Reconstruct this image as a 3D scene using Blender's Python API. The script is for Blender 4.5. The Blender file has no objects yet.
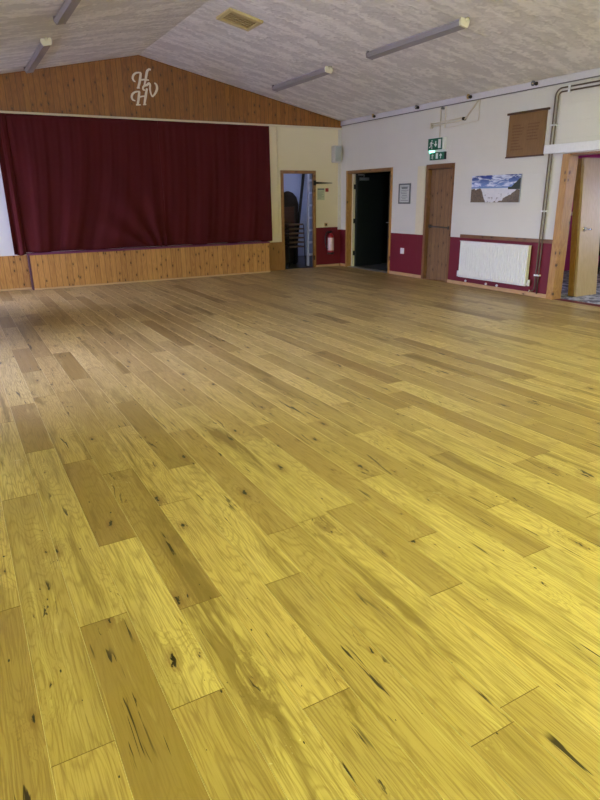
import bpy, bmesh, math, random
from mathutils import Vector, Matrix
random.seed(7)
S = bpy.context.scene
COL = S.collection
PI = math.pi

# ------------------------------------------------------------------ materials
class N:
    """small node-tree builder"""
    def __init__(s, name):
        s.m = bpy.data.materials.new(name); s.m.use_nodes = True
        s.t = s.m.node_tree; s.t.nodes.clear()
        s.out = s.t.nodes.new('ShaderNodeOutputMaterial')
        s.b = s.t.nodes.new('ShaderNodeBsdfPrincipled')
        s.t.links.new(s.b.outputs[0], s.out.inputs[0])
    def n(s, kind, **kw):
        nd = s.t.nodes.new('ShaderNode' + kind)
        for k, v in kw.items(): setattr(nd, k, v)
        return nd
    def put(s, sock, v):
        if isinstance(v, bpy.types.NodeSocket): s.t.links.new(v, sock)
        elif isinstance(v, (tuple, list)) and len(v) == 3 and sock.type == 'RGBA': sock.default_value = (*v, 1)
        else: sock.default_value = v
    def math(s, op, a, b=0.0, c=None, clamp=False):
        nd = s.n('Math', operation=op, use_clamp=clamp); s.put(nd.inputs[0], a); s.put(nd.inputs[1], b)
        if c is not None: s.put(nd.inputs[2], c)
        return nd.outputs[0]
    def mix(s, f, a, b, blend='MIX'):
        nd = s.n('Mix', data_type='RGBA', blend_type=blend, clamp_factor=True)
        s.put(nd.inputs[0], f); s.put(nd.inputs[6], a); s.put(nd.inputs[7], b); return nd.outputs[2]
    def coord(s, kind='Object'):
        return s.n('TexCoord').outputs[kind]
    def sep(s, v):
        nd = s.n('SeparateXYZ'); s.put(nd.inputs[0], v); return nd.outputs
    def comb(s, x=0.0, y=0.0, z=0.0):
        nd = s.n('CombineXYZ'); s.put(nd.inputs[0], x); s.put(nd.inputs[1], y); s.put(nd.inputs[2], z); return nd.outputs[0]
    def scale(s, v, sc):
        nd = s.n('VectorMath', operation='MULTIPLY'); s.put(nd.inputs[0], v); nd.inputs[1].default_value = sc; return nd.outputs[0]
    def noise(s, v, sc=1.0, detail=2.0, rough=.5, dist=0.0):
        nd = s.n('TexNoise'); s.put(nd.inputs['Vector'], v); nd.inputs['Scale'].default_value = sc
        nd.inputs['Detail'].default_value = detail; nd.inputs['Roughness'].default_value = rough
        nd.inputs['Distortion'].default_value = dist; return nd.outputs[0]
    def ss(s, v, lo, hi, a=0.0, b=1.0):
        nd = s.n('MapRange', interpolation_type='SMOOTHSTEP'); s.put(nd.inputs[0], v)
        s.put(nd.inputs[1], lo); s.put(nd.inputs[2], hi); nd.inputs[3].default_value = a; nd.inputs[4].default_value = b
        return nd.outputs[0]
    def bump(s, h, strength=.5, dist=.01):
        nd = s.n('Bump'); s.put(nd.inputs['Height'], h); nd.inputs['Strength'].default_value = strength
        nd.inputs['Distance'].default_value = dist; s.t.links.new(nd.outputs[0], s.b.inputs['Normal'])
    def set(s, **kw):
        for k, v in kw.items(): s.put(s.b.inputs[k.replace('_', ' ')], v)
        return s.m

def plain(name, col, rough=.5, metal=0.0, var=.06, sc=25, **kw):
    a = N(name); o = a.coord()
    f = a.noise(o, sc, 3)
    c = a.mix(f, tuple(x * (1 - var) for x in col), tuple(min(1, x * (1 + var)) for x in col))
    a.set(Base_Color=c, Roughness=rough, Metallic=metal, **kw)
    return a.m

def emit(name, col, st):
    a = N(name); a.set(Base_Color=col, Emission_Color=col, Emission_Strength=st, Roughness=.4); return a.m

def pine(name, lo, hi, across, along, w=0.0, rough=.45, knots=.5, groove=.55):
    """knotty pine; across/along are axes 0..2 of object space; w = board width (0: one plain board)"""
    a = N(name); o = a.sep(a.coord())
    ac, al = o[across], o[along]
    third = o[({0, 1, 2} - {across, along}).pop()]
    ac2 = a.math('ADD', ac, a.math('MULTIPLY', third, .61))
    if w:
        idx = a.math('FLOOR', a.math('DIVIDE', ac, w))
        fr = a.math('FRACT', a.math('DIVIDE', ac, w))
        wn = a.n('TexWhiteNoise', noise_dimensions='1D'); a.put(wn.inputs['W'], idx); rnd = wn.outputs[0]
    else: rnd = .5
    off = a.math('MULTIPLY', rnd, 37.0)
    al2 = a.math('ADD', al, off)
    vec = a.comb(a.math('MULTIPLY', ac2, 9.0), a.math('MULTIPLY', al2, 1.1), off)
    vor = a.n('TexVoronoi', voronoi_dimensions='2D'); a.put(vor.inputs['Vector'], a.comb(a.math('MULTIPLY', ac2, 8.5), a.math('MULTIPLY', al2, 4.2)))
    vor.inputs['Scale'].default_value = 1
    vc = a.n('SeparateColor'); a.put(vc.inputs[0], vor.outputs['Color'])
    ex = a.math('LESS_THAN', vc.outputs[0], knots)
    halo = a.math('MULTIPLY', a.ss(vor.outputs[0], .34, .05), ex)
    knot = a.math('MULTIPLY', a.ss(vor.outputs[0], .13, .05), ex)
    n1 = a.noise(vec, 1, 2)
    ring = a.math('ADD', a.math('MULTIPLY', n1, 11.0), a.math('MULTIPLY', halo, 1.6))
    ring = a.math('ADD', a.math('MULTIPLY', a.math('SINE', a.math('MULTIPLY', ring, 6.28)), .5), .5)
    fine = a.noise(a.comb(a.math('MULTIPLY', ac2, 160.0), a.math('MULTIPLY', al2, 5.0), off), 1, 2)
    f = a.math('ADD', a.math('MULTIPLY', ring, .38), a.math('MULTIPLY', fine, .35))
    f = a.math('ADD', f, a.math('MULTIPLY', rnd, .45))
    c = a.mix(f, hi, lo)
    c = a.mix(a.math('MULTIPLY', halo, .35), c, tuple(x * .5 for x in lo))
    c = a.mix(a.math('MULTIPLY', knot, .85), c, (.05, .022, .008))
    h = a.math('MULTIPLY', fine, .15)
    if w:
        g = a.math('ABSOLUTE', a.math('SUBTRACT', fr, .5))
        gm = a.ss(g, .5 - .007 / w, .5 - .002 / w)
        c = a.mix(a.math('MULTIPLY', gm, groove), c, tuple(x * .22 for x in lo))
        h = a.math('SUBTRACT', h, gm)
    a.bump(h, .35, .006)
    a.set(Base_Color=c, Roughness=rough)
    return a.m

def m_floor():
    a = N('oak_planks')
    uv = a.n('UVMap', uv_map='plank').outputs[0]
    at = a.n('Attribute', attribute_name='tone'); tc = a.n('SeparateColor'); a.put(tc.inputs[0], at.outputs['Color'])
    tone, hue, r3 = tc.outputs[0], tc.outputs[1], tc.outputs[2]
    s = a.sep(uv); u, v = s[0], s[1]
    wob = a.math('SUBTRACT', a.noise(a.comb(a.math('MULTIPLY', u, 30.0), a.math('MULTIPLY', v, 75.0)), 1, 3), .5)
    def knots(su, sv, prob, r0, r1, w):
        vor = a.n('TexVoronoi', voronoi_dimensions='2D'); vor.inputs['Scale'].default_value = 1
        a.put(vor.inputs['Vector'], a.comb(a.math('ADD', a.math('MULTIPLY', u, su), a.math('MULTIPLY', wob, w)), a.math('ADD', a.math('MULTIPLY', v, sv), a.math('MULTIPLY', wob, w))))
        vc = a.n('SeparateColor'); a.put(vc.inputs[0], vor.outputs['Color'])
        ex = a.math('LESS_THAN', vc.outputs[0], prob); d = vor.outputs[0]
        big = a.math('ADD', r0, a.math('MULTIPLY', a.math('POWER', vc.outputs[1], 3.0), r1))
        k = a.math('MULTIPLY', a.ss(d, big, a.math('MULTIPLY', big, .6)), ex)
        return d, ex, big, k
    d1, e1, b1, k1 = knots(2.2, 5.6, .40, .020, .055, .20)
    d2, e2, b2, k2 = knots(6.0, 13.0, .16, .020, .05, .10)
    knot = a.math('MAXIMUM', k1, k2)
    halo = a.math('MULTIPLY', a.ss(d1, .46, .02), e1)
    halo2 = a.math('MULTIPLY', a.ss(d1, a.math('MULTIPLY', b1, 3.4), b1), e1)
    n1 = a.noise(a.comb(a.math('MULTIPLY', u, .8), a.math('MULTIPLY', v, 6.5)), 1, 2, .4, .2)
    ring = a.math('ADD', a.math('MULTIPLY', n1, 25.0), a.math('MULTIPLY', halo, 3.2))
    ring = a.math('ADD', ring, a.math('MULTIPLY', wob, .35))
    ring = a.math('POWER', a.math('ADD', a.math('MULTIPLY', a.math('SINE', a.math('MULTIPLY', ring, 6.28)), .5), .5), 5.0)
    fine = a.noise(a.comb(a.math('MULTIPLY', u, 4.5), a.math('MULTIPLY', v, 150.0)), 1, 3, .6)
    streak = a.noise(a.comb(a.math('ADD', a.math('MULTIPLY', u, 1.0), a.math('MULTIPLY', halo, .5)), a.math('MULTIPLY', v, 11.0), 4.0), .9, 4, .62, .5)
    stk = a.ss(streak, .50, .66)
    pale = a.ss(streak, .44, .28)
    light = a.mix(hue, (.61, .465, .21), (.575, .42, .185))
    dark = a.mix(hue, (.265, .17, .06), (.24, .142, .052))
    deep = (.165, .10, .026)
    c = a.mix(tone, light, dark)
    c = a.mix(a.math('MULTIPLY', pale, .35), c, (.72, .58, .29))
    c = a.mix(a.math('MULTIPLY', ring, .42), c, a.mix(.45, dark, deep))
    c = a.mix(a.math('MULTIPLY', a.ss(fine, .46, .62), .55), c, a.mix(.35, dark, deep))
    c = a.mix(a.math('MULTIPLY', stk, a.math('ADD', .22, a.math('MULTIPLY', r3, .65))), c, deep)
    c = a.mix(a.math('MULTIPLY', halo2, .45), c, (.17, .078, .022))
    # short splits along the grain, thickest where the grain bends round a knot
    cr = a.noise(a.comb(a.math('ADD', a.math('MULTIPLY', u, 2.6), a.math('MULTIPLY', halo, .8)), a.math('ADD', a.math('MULTIPLY', v, 40.0), a.math('MULTIPLY', halo, 2.0)), 9.0), 1, 3, .55, .9)
    lowm = a.noise(a.comb(a.math('MULTIPLY', u, 2.0), a.math('MULTIPLY', v, 7.0), 2.0), 1, 1)
    crack = a.math('MULTIPLY', a.ss(cr, .62, .66), a.ss(a.math('ADD', lowm, a.math('MULTIPLY', halo, .12)), .53, .61))
    c = a.mix(a.math('MULTIPLY', crack, .97), c, (.022, .011, .005))
    c = a.mix(a.math('MULTIPLY', knot, 1.0), c, (.010, .007, .005))
    # scuffs of pale dust
    geo = a.n('NewGeometry').outputs['Position']
    scf = a.math('MULTIPLY', a.ss(a.noise(geo, 55, 3, .6), .60, .68), a.ss(a.noise(geo, 2.3, 1), .68, .74))
    c = a.mix(a.math('MULTIPLY', scf, .5), c, (.8, .78, .70))
    h = a.math('SUBTRACT', a.math('MULTIPLY', fine, .25), a.math('ADD', knot, crack))
    a.bump(h, .25, .002)
    rg = a.math('ADD', .30, a.math('MULTIPLY', a.noise(a.comb(u, a.math('MULTIPLY', v, 30.0)), 1, 2), .14))
    a.set(Base_Color=c, Roughness=rg, IOR=1.45, Specular_IOR_Level=.42)
    return a.m

def m_ceiling():
    a = N('artex_fan_texture'); o = a.coord()
    v = a.scale(o, (1.5, 4.6, 1.0))
    n = a.n('TexNoise'); a.put(n.inputs['Vector'], a.scale(o, (2.2, 2.2, 1))); n.inputs['Detail'].default_value = 1
    off = a.n('VectorMath', operation='MULTIPLY_ADD'); a.put(off.inputs[0], n.outputs['Color']); off.inputs[1].default_value = (.9, .9, 0); a.put(off.inputs[2], v)
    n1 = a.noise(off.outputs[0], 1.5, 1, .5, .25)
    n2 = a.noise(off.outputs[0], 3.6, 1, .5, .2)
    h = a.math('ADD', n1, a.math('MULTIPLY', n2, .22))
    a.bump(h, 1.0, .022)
    c = a.mix(a.ss(h, .48, .78), (.67, .65, .60), (.85, .83, .765))  # relief shading put into the colour: hollows darker, raised strokes paler
    a.set(Base_Color=c, Roughness=.85); return a.m

def m_wall(name, paint, dado=(.165, .004, .015), dz=.763, axis=1, block=True, xmin=None):
    a = N(name); o = a.sep(a.coord())
    z = o[2]; mask = a.math('LESS_THAN', z, dz)
    if xmin is not None: mask = a.math('MULTIPLY', mask, a.math('GREATER_THAN', o[0], xmin))
    n = a.noise(a.coord(), 3, 3)
    c1 = a.mix(n, tuple(x * .94 for x in paint), paint)
    c2 = a.mix(n, tuple(x * .88 for x in dado), dado)
    if xmin is not None: c1 = a.mix(a.math('LESS_THAN', o[0], -6.7), c1, (.72, .74, .80))   # cool window light put into the wall colour left of the stage
    c = a.mix(mask, c1, c2)
    if block:
        br = a.n('TexBrick', offset=.5); a.put(br.inputs['Vector'], a.comb(o[axis], z, 0.0))
        br.inputs['Scale'].default_value = 1; br.inputs['Mortar Size'].default_value = .006
        br.inputs['Mortar Smooth'].default_value = .6
        br.inputs['Brick Width'].default_value = .45; br.inputs['Row Height'].default_value = .225
        h = a.math('SUBTRACT', a.math('MULTIPLY', a.noise(a.coord(), 60, 3), .25), br.outputs['Fac'])
        a.bump(h, .35, .006)
    else:
        a.bump(a.noise(a.coord(), 60, 3), .15, .004)
    a.set(Base_Color=c, Roughness=.6); return a.m

def m_velvet(name):
    a = N(name); o = a.sep(a.coord())
    f = a.noise(a.comb(a.math('MULTIPLY', o[0], 5.0), 0.0, a.math('MULTIPLY', o[2], 1.1)), 1, 3)
    f2 = a.noise(a.coord(), 260, 2)
    c = a.mix(f, (.056, .0070, .0088), (.088, .0098, .0135))
    a.bump(f2, .2, .002)
    a.set(Base_Color=c, Roughness=.85, Sheen_Weight=.22, Sheen_Roughness=.5, Sheen_Tint=(.80, .16, .16), Specular_IOR_Level=.15); return a.m

def m_picture():
    """a beach photograph print: sky, clouds, sea, pale sand, rocks and scrub"""
    a = N('beach_print'); g = a.sep(a.coord('Generated'))
    x = a.math('SUBTRACT', 1.0, g[1]); z = g[2]
    vec = a.comb(a.math('MULTIPLY', x, 2.5), a.math('MULTIPLY', z, 1.0), 0.0)
    sky = a.mix(a.ss(z, .58, 1.0), (.16, .26, .56), (.02, .045, .22))
    cl = a.ss(a.noise(a.comb(a.math('MULTIPLY', x, 3.2), a.math('MULTIPLY', z, 5.0), .3), 1.6, 4, .6, .6), .45, .62)
    sky = a.mix(a.math('MULTIPLY', cl, .85), sky, (.75, .8, .9))
    sand = a.mix(a.noise(vec, 6, 3), (.62, .63, .68), (.78, .77, .76))
    sea = a.mix(a.ss(z, .50, .57), (.35, .48, .66), (.10, .2, .45))
    c = a.mix(a.math('LESS_THAN', z, .575), sky, sea); c = a.mix(a.math('LESS_THAN', z, .52), c, sand)
    wob = a.math('MULTIPLY', a.math('SUBTRACT', a.noise(vec, 5, 4), .5), .30)
    # headland on the right horizon, rocks lower right and lower left
    hill = a.math('LESS_THAN', a.math('ADD', z, wob), a.math('ADD', .50, a.math('MULTIPLY', a.ss(x, .76, 1.0), .34)))
    hill = a.math('MULTIPLY', hill, a.math('GREATER_THAN', x, .77)); hill = a.math('MULTIPLY', hill, a.math('GREATER_THAN', z, .47))
    c = a.mix(hill, c, (.035, .05, .03))
    rk = a.mix(a.noise(vec, 14, 4), (.02, .02, .018), (.30, .22, .14))
    rr = a.math('LESS_THAN', a.math('ADD', z, wob), a.math('MULTIPLY', a.ss(x, .52, .98), .44))
    rl = a.math('LESS_THAN', a.math('ADD', z, wob), a.math('MULTIPLY', a.ss(x, .34, .20), .50))
    c = a.mix(rr, c, rk); c = a.mix(rl, c, rk)
    tus = a.math('MULTIPLY', a.math('LESS_THAN', z, .34), a.ss(a.noise(vec, 9, 3), .60, .64))
    c = a.mix(a.math('MULTIPLY', tus, .6), c, (.10, .08, .06))
    a.set(Base_Color=c, Roughness=.4); return a.m

M = {}
M['floor'] = m_floor()
M['seam_long'] = plain('plank_edge_highlight', (.66, .54, .32), .4)  # edge glint painted as a paler colour along the long sides
M['seam_end'] = plain('dark_plank_joint', (.20, .12, .045), .6)
M['ceiling'] = m_ceiling()
M['wall_right'] = m_wall('painted_blockwork', (.68, .66, .585), axis=1, dz=.812)
M['wall_far'] = m_wall('cream_plaster', (.80, .725, .50), axis=0, block=False, xmin=-1.0, dz=.868)
M['wall_plain'] = m_wall('pale_plaster', (.72, .68, .60), axis=1)
M['wall_plain_lounge'] = plain('cream_lounge_paint', (.70, .64, .50), .7)
M['gable'] = pine('gable_matchboard', (.20, .074, .011), (.37, .15, .024), 0, 2, .093, .5, .42)
M['stage_board'] = pine('stage_matchboard', (.38, .175, .05), (.62, .33, .105), 0, 2, .098, .5, .5)
M['frame_v'] = pine('pine_upright', (.32, .155, .035), (.50, .28, .075), 1, 2, 0, .4, .42)
M['frame_x'] = pine('pine_upright_far', (.26, .125, .035), (.40, .215, .07), 0, 2, 0, .4, .3)
M['frame_h'] = pine('pine_rail', (.20, .095, .03), (.32, .165, .055), 2, 1, 0, .4, .3)
M['frame_hx'] = pine('pine_rail_far', (.24, .11, .032), (.36, .18, .06), 2, 0, 0, .4, .3)
M['dark_frame'] = pine('dark_stained_frame', (.15, .07, .025), (.27, .13, .045), 1, 2, 0, .4, .2)
M['dark_frame_h'] = pine('dark_stained_rail', (.15, .07, .025), (.25, .12, .045), 2, 1, 0, .4, .2)
M['door_board'] = pine('boarded_door_pine', (.17, .09, .038), (.28, .16, .07), 1, 2, .10, .4, .5)
M['beech'] = pine('pale_veneer', (.50, .35, .17), (.60, .44, .24), 0, 2, 0, .35, .0)
M['skirting'] = pine('skirting_pine', (.46, .27, .12), (.62, .40, .20), 2, 1, 0, .4, .1)
M['skirting_x'] = pine('skirting_pine_far', (.50, .33, .17), (.66, .46, .26), 2, 0, 0, .4, .1)
M['velvet'] = m_velvet('maroon_velvet')
M['purple'] = plain('plum_cloth', (.17, .035, .10), .8)
M['plum_dark'] = plain('dark_plum_paint', (.075, .022, .045), .7)
M['cream_gloss'] = plain('cream_gloss_paint', (.72, .66, .46), .35)
M['white_gloss'] = plain('white_gloss_paint', (.78, .78, .78), .3)
M['cornice'] = plain('lilac_white_paint', (.62, .61, .62), .5)
M['bead'] = plain('dark_grey_bead', (.17, .16, .16), .6)
M['ivory_letter'] = plain('ivory_painted_wood', (.86, .79, .63), .45)
M['burgundy'] = plain('burgundy_paint', (.155, .004, .0145), .6)
M['rad'] = plain('radiator_enamel', (.82, .82, .80), .25)
M['copper'] = plain('tarnished_copper', (.13, .095, .065), .4, .6)
M['brass'] = plain('old_brass', (.55, .38, .14), .35, .8)
M['chrome'] = plain('chrome', (.75, .75, .76), .15, 1.0)
M['bar_grey'] = plain('worn_grey_bar', (.10, .085, .075), .4, .4)
M['alu'] = plain('aluminium', (.62, .64, .68), .35, .9)
M['ladder'] = plain('pale_blue_grey_ladder', (.70, .76, .92), .35, .0)
M['black'] = plain('black_plastic', (.018, .018, .02), .4)
M['iron'] = plain('black_iron', (.016, .015, .015), .55, .3)
M['batten_body'] = plain('batten_white_steel', (.50, .48, .48), .4)
M['batten_diff'] = plain('batten_prismatic_cover', (.31, .29, .29), .35)
M['endcap'] = plain('yellowed_end_cap', (.80, .78, .56), .4)
M['vent_frame'] = plain('yellowed_vent_plastic', (.60, .50, .22), .5)
M['vent_panel'] = plain('vent_louvre', (.40, .31, .13), .5)
M['speaker_grille'] = plain('grey_speaker_cloth', (.40, .44, .45), .8)
M['speaker_box'] = plain('pale_grey_speaker_box', (.55, .54, .52), .5)
M['sign_green'] = plain('sign_green', (.008, .13, .075), .35)
M['sign_lit'] = emit('sign_green_lit', (.006, .11, .062), .12)
M['sign_white'] = plain('sign_white', (.75, .78, .74), .4)
M['led'] = emit('indicator_green', (.25, 1.0, .65), 3.0)
M['paper'] = plain('notice_paper', (.55, .57, .52), .6)
M['paper_green'] = plain('pale_green_notice', (.50, .54, .33), .6)
M['ink'] = plain('grey_print', (.16, .18, .17), .7)
M['grey_frame'] = plain('grey_frame', (.13, .14, .13), .4)
M['red_plastic'] = plain('red_plastic', (.35, .02, .015), .4)
M['ext_red'] = plain('extinguisher_red', (.38, .018, .03), .3)
M['ext_label'] = plain('extinguisher_label', (.78, .58, .58), .4)
M['honours'] = pine('honours_board_oak', (.175, .090, .024), (.24, .128, .038), 1, 2, 0, .45, .0)
M['honours_edge'] = plain('dark_oak_edge', (.07, .03, .01), .5)
M['honours_ink'] = plain('faded_brown_lettering', (.15, .068, .018), .6)
M['picture'] = m_picture()
M['canvas_edge'] = plain('canvas_edge', (.30, .34, .45), .6)
M['conduit'] = plain('cream_conduit', (.66, .60, .47), .5)
M['dark_room'] = plain('painted_room_shade', (.020, .024, .024), .8)  # near-black colour stands in for the shade of unlit rooms
M['dark_carpet'] = plain('dark_grey_carpet', (.06, .065, .07), .95)
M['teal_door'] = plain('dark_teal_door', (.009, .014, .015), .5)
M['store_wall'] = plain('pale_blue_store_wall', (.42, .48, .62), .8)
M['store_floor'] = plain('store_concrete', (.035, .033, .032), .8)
M['chair_frame'] = plain('black_chair_tube', (.03, .03, .032), .4, .4)
M['chair_seat'] = plain('maroon_chair_vinyl', (.05, .016, .016), .5)
M['chair_edge'] = plain('brown_chair_edge', (.15, .095, .07), .5)
M['cloth_dark'] = plain('dark_brown_cover', (.030, .022, .022), .9)
M['pink_wall'] = plain('magenta_wall', (.55, .03, .22), .7)
M['pink_light'] = plain('pale_pink_rail', (.85, .55, .68), .5)
def m_carpet():
    a = N('blue_grey_carpet'); f = a.ss(a.noise(a.coord(), 7, 4, .7, .6), .42, .6)
    a.set(Base_Color=a.mix(f, (.14, .14, .20), (.55, .56, .68)), Roughness=.95); return a.m
M['carpet'] = m_carpet()
def m_glass():
    a = N('window_glass'); tr = a.n('BsdfTransparent'); gl = a.n('BsdfGlossy'); gl.inputs['Roughness'].default_value = .03
    fr = a.n('Fresnel'); fr.inputs[0].default_value = 1.45
    mx = a.n('MixShader'); a.t.links.new(fr.outputs[0], mx.inputs[0]); a.t.links.new(tr.outputs[0], mx.inputs[1]); a.t.links.new(gl.outputs[0], mx.inputs[2])
    a.t.links.new(mx.outputs[0], a.out.inputs[0]); return a.m
M['glass'] = m_glass()
M['bounce_ground'] = plain('pale_bounce_ground', (.52, .50, .48), .9)
WARM = (.84, 1.0, .24)
M['tube'] = emit('warm_fluorescent_tube', WARM, 56.0)

# ------------------------------------------------------------------ mesh helpers
def BM(): return bmesh.new()
def box(bm, x0, x1, y0, y1, z0, z1, mi=0):
    v = [bm.verts.new((x, y, z)) for x in (x0, x1) for y in (y0, y1) for z in (z0, z1)]
    for q in ((0, 1, 3, 2), (4, 6, 7, 5), (0, 4, 5, 1), (2, 3, 7, 6), (0, 2, 6, 4), (1, 5, 7, 3)):
        f = bm.faces.new([v[i] for i in q]); f.material_index = mi
    return v
def obox(bm, c, ax, ay, az):
    """box at centre c with half-axis vectors"""
    c, ax, ay, az = map(Vector, (c, ax, ay, az))
    v = [bm.verts.new(c + ax * i + ay * j + az * k) for i in (-1, 1) for j in (-1, 1) for k in (-1, 1)]
    for q in ((0, 1, 3, 2), (4, 6, 7, 5), (0, 4, 5, 1), (2, 3, 7, 6), (0, 2, 6, 4), (1, 5, 7, 3)):
        bm.faces.new([v[i] for i in q])
def prism(bm, pts, d):
    """closed polygon of 3-D points pushed along vector d"""
    d = Vector(d); a = [bm.verts.new(p) for p in pts]; b = [bm.verts.new(Vector(p) + d) for p in pts]; n = len(pts)
    bm.faces.new(a); bm.faces.new(b[::-1])
    for i in range(n): bm.faces.new((a[i], b[i], b[(i + 1) % n], a[(i + 1) % n]))
def tube(bm, pts, r, seg=10, radii=None):
    pts = [Vector(p) for p in pts]; rings = []; prev = None
    for i, p in enumerate(pts):
        t = (pts[min(i + 1, len(pts) - 1)] - pts[max(i - 1, 0)]).normalized()
        if prev is None:
            ref = Vector((0, 0, 1)) if abs(t.z) < .9 else Vector((1, 0, 0)); n = t.cross(ref).normalized()
        else:
            n = (prev - t * prev.dot(t)).normalized()
        prev = n; b = t.cross(n); rr = radii[i] if radii else r
        rings.append([bm.verts.new(p + (n * math.cos(2 * PI * k / seg) + b * math.sin(2 * PI * k / seg)) * rr) for k in range(seg)])
    for a, b in zip(rings, rings[1:]):
        for k in range(seg): bm.faces.new((a[k], a[(k + 1) % seg], b[(k + 1) % seg], b[k])).smooth = True
    bm.faces.new(rings[0][::-1]); bm.faces.new(rings[-1])
def arc(c, r, a0, a1, ux, uy, n=8):
    c, ux, uy = Vector(c), Vector(ux), Vector(uy)
    return [c + ux * r * math.cos(a0 + (a1 - a0) * i / n) + uy * r * math.sin(a0 + (a1 - a0) * i / n) for i in range(n + 1)]
def lathe(bm, c, prof, seg=20):
    """profile [(r, z)] about a vertical axis at c"""
    rings = []
    for r, z in prof:
        rings.append([bm.verts.new((c[0] + r * math.cos(2 * PI * k / seg), c[1] + r * math.sin(2 * PI * k / seg), c[2] + z)) for k in range(seg)])
    for a, b in zip(rings, rings[1:]):
        for k in range(seg): bm.faces.new((a[k], a[(k + 1) % seg], b[(k + 1) % seg], b[k])).smooth = True
    bm.faces.new(rings[0][::-1]); bm.faces.new(rings[-1])
def spline(pts, n=6):
    out = []; P = [Vector(p) for p in pts]; P = [P[0]] + P + [P[-1]]
    for i in range(1, len(P) - 2):
        for k in range(n):
            t = k / n; a, b, c, d = P[i - 1], P[i], P[i + 1], P[i + 2]
            out.append(.5 * ((2 * b) + (c - a) * t + (2 * a - 5 * b + 4 * c - d) * t * t + (3 * b - a - 3 * c + d) * t ** 3))
    out.append(P[-2]); return out
def ribbon(bm, pts, w0, w1, thick):
    """pen stroke in the x-z plane, standing proud towards -y"""
    P = spline(pts); L = []; n = len(P)
    for i, p in enumerate(P):
        t = (P[min(i + 1, n - 1)] - P[max(i - 1, 0)]); t.y = 0; t.normalize()
        nr = Vector((-t.z, 0, t.x)); s = i / (n - 1); w = (w0 + (w1 - w0) * math.sin(PI * s)) / 2
        L.append([bm.verts.new(p + nr * w), bm.verts.new(p - nr * w), bm.verts.new(p - nr * w + Vector((0, -thick, 0))), bm.verts.new(p + nr * w + Vector((0, -thick, 0)))])
    for a, b in zip(L, L[1:]):
        for k in range(4): bm.faces.new((a[k], a[(k + 1) % 4], b[(k + 1) % 4], b[k]))
    bm.faces.new(L[0]); bm.faces.new(L[-1][::-1])

def obj(name, bm, mat, parent=None, bevel=0.0, smooth=False, loc=None):
    """link bm (world coordinates) as one mesh object; a child keeps its world place"""
    bmesh.ops.recalc_face_normals(bm, faces=bm.faces[:])
    me = bpy.data.meshes.new(name)
    o = bpy.data.objects.new(name, me); COL.objects.link(o)
    base = Vector((0, 0, 0))
    if parent is not None:
        q = parent
        while q is not None: base += q.location; q = q.parent
        o.parent = parent
    elif loc is not None:
        base = Vector(loc); o.location = loc
    bmesh.ops.translate(bm, verts=bm.verts[:], vec=-base)
    bm.to_mesh(me); bm.free()
    for m in (mat if isinstance(mat, (list, tuple)) else [mat]): me.materials.append(m)
    if smooth:
        for p in me.polygons: p.use_smooth = True
    if bevel:
        b = o.modifiers.new('bevel', 'BEVEL'); b.width = bevel; b.segments = 2; b.limit_method = 'ANGLE'
    return o
def tag(o, label, cat, group=None, kind=None):
    o['label'] = label; o['category'] = cat
    if group: o['group'] = group
    if kind: o['kind'] = kind
    return o
def thing(name, loc, label, cat, group=None):
    o = bpy.data.objects.new(name, None); COL.objects.link(o); o.location = loc; o.empty_display_size = .1
    return tag(o, label, cat, group)
def root(name, loc):
    o = bpy.data.objects.new(name, None); COL.objects.link(o); o.location = loc; o['kind'] = 'structure'; return o
def struct(name, bm, mat, bevel=0.0):
    o = obj(name, bm, mat, None, bevel); o['kind'] = 'structure'; return o
def bx(*a):
    bm = BM(); box(bm, *a); return bm

# ------------------------------------------------------------------ dimensions
XL, XR, YB, YF = -8.66, 0.0, -15.2, 0.0
XA, ZA, ZE = -4.33, 3.955, 3.06
SL = (ZA - ZE) / (XR - XA)
def zc(x): return ZA - SL * abs(x - XA)

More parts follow.
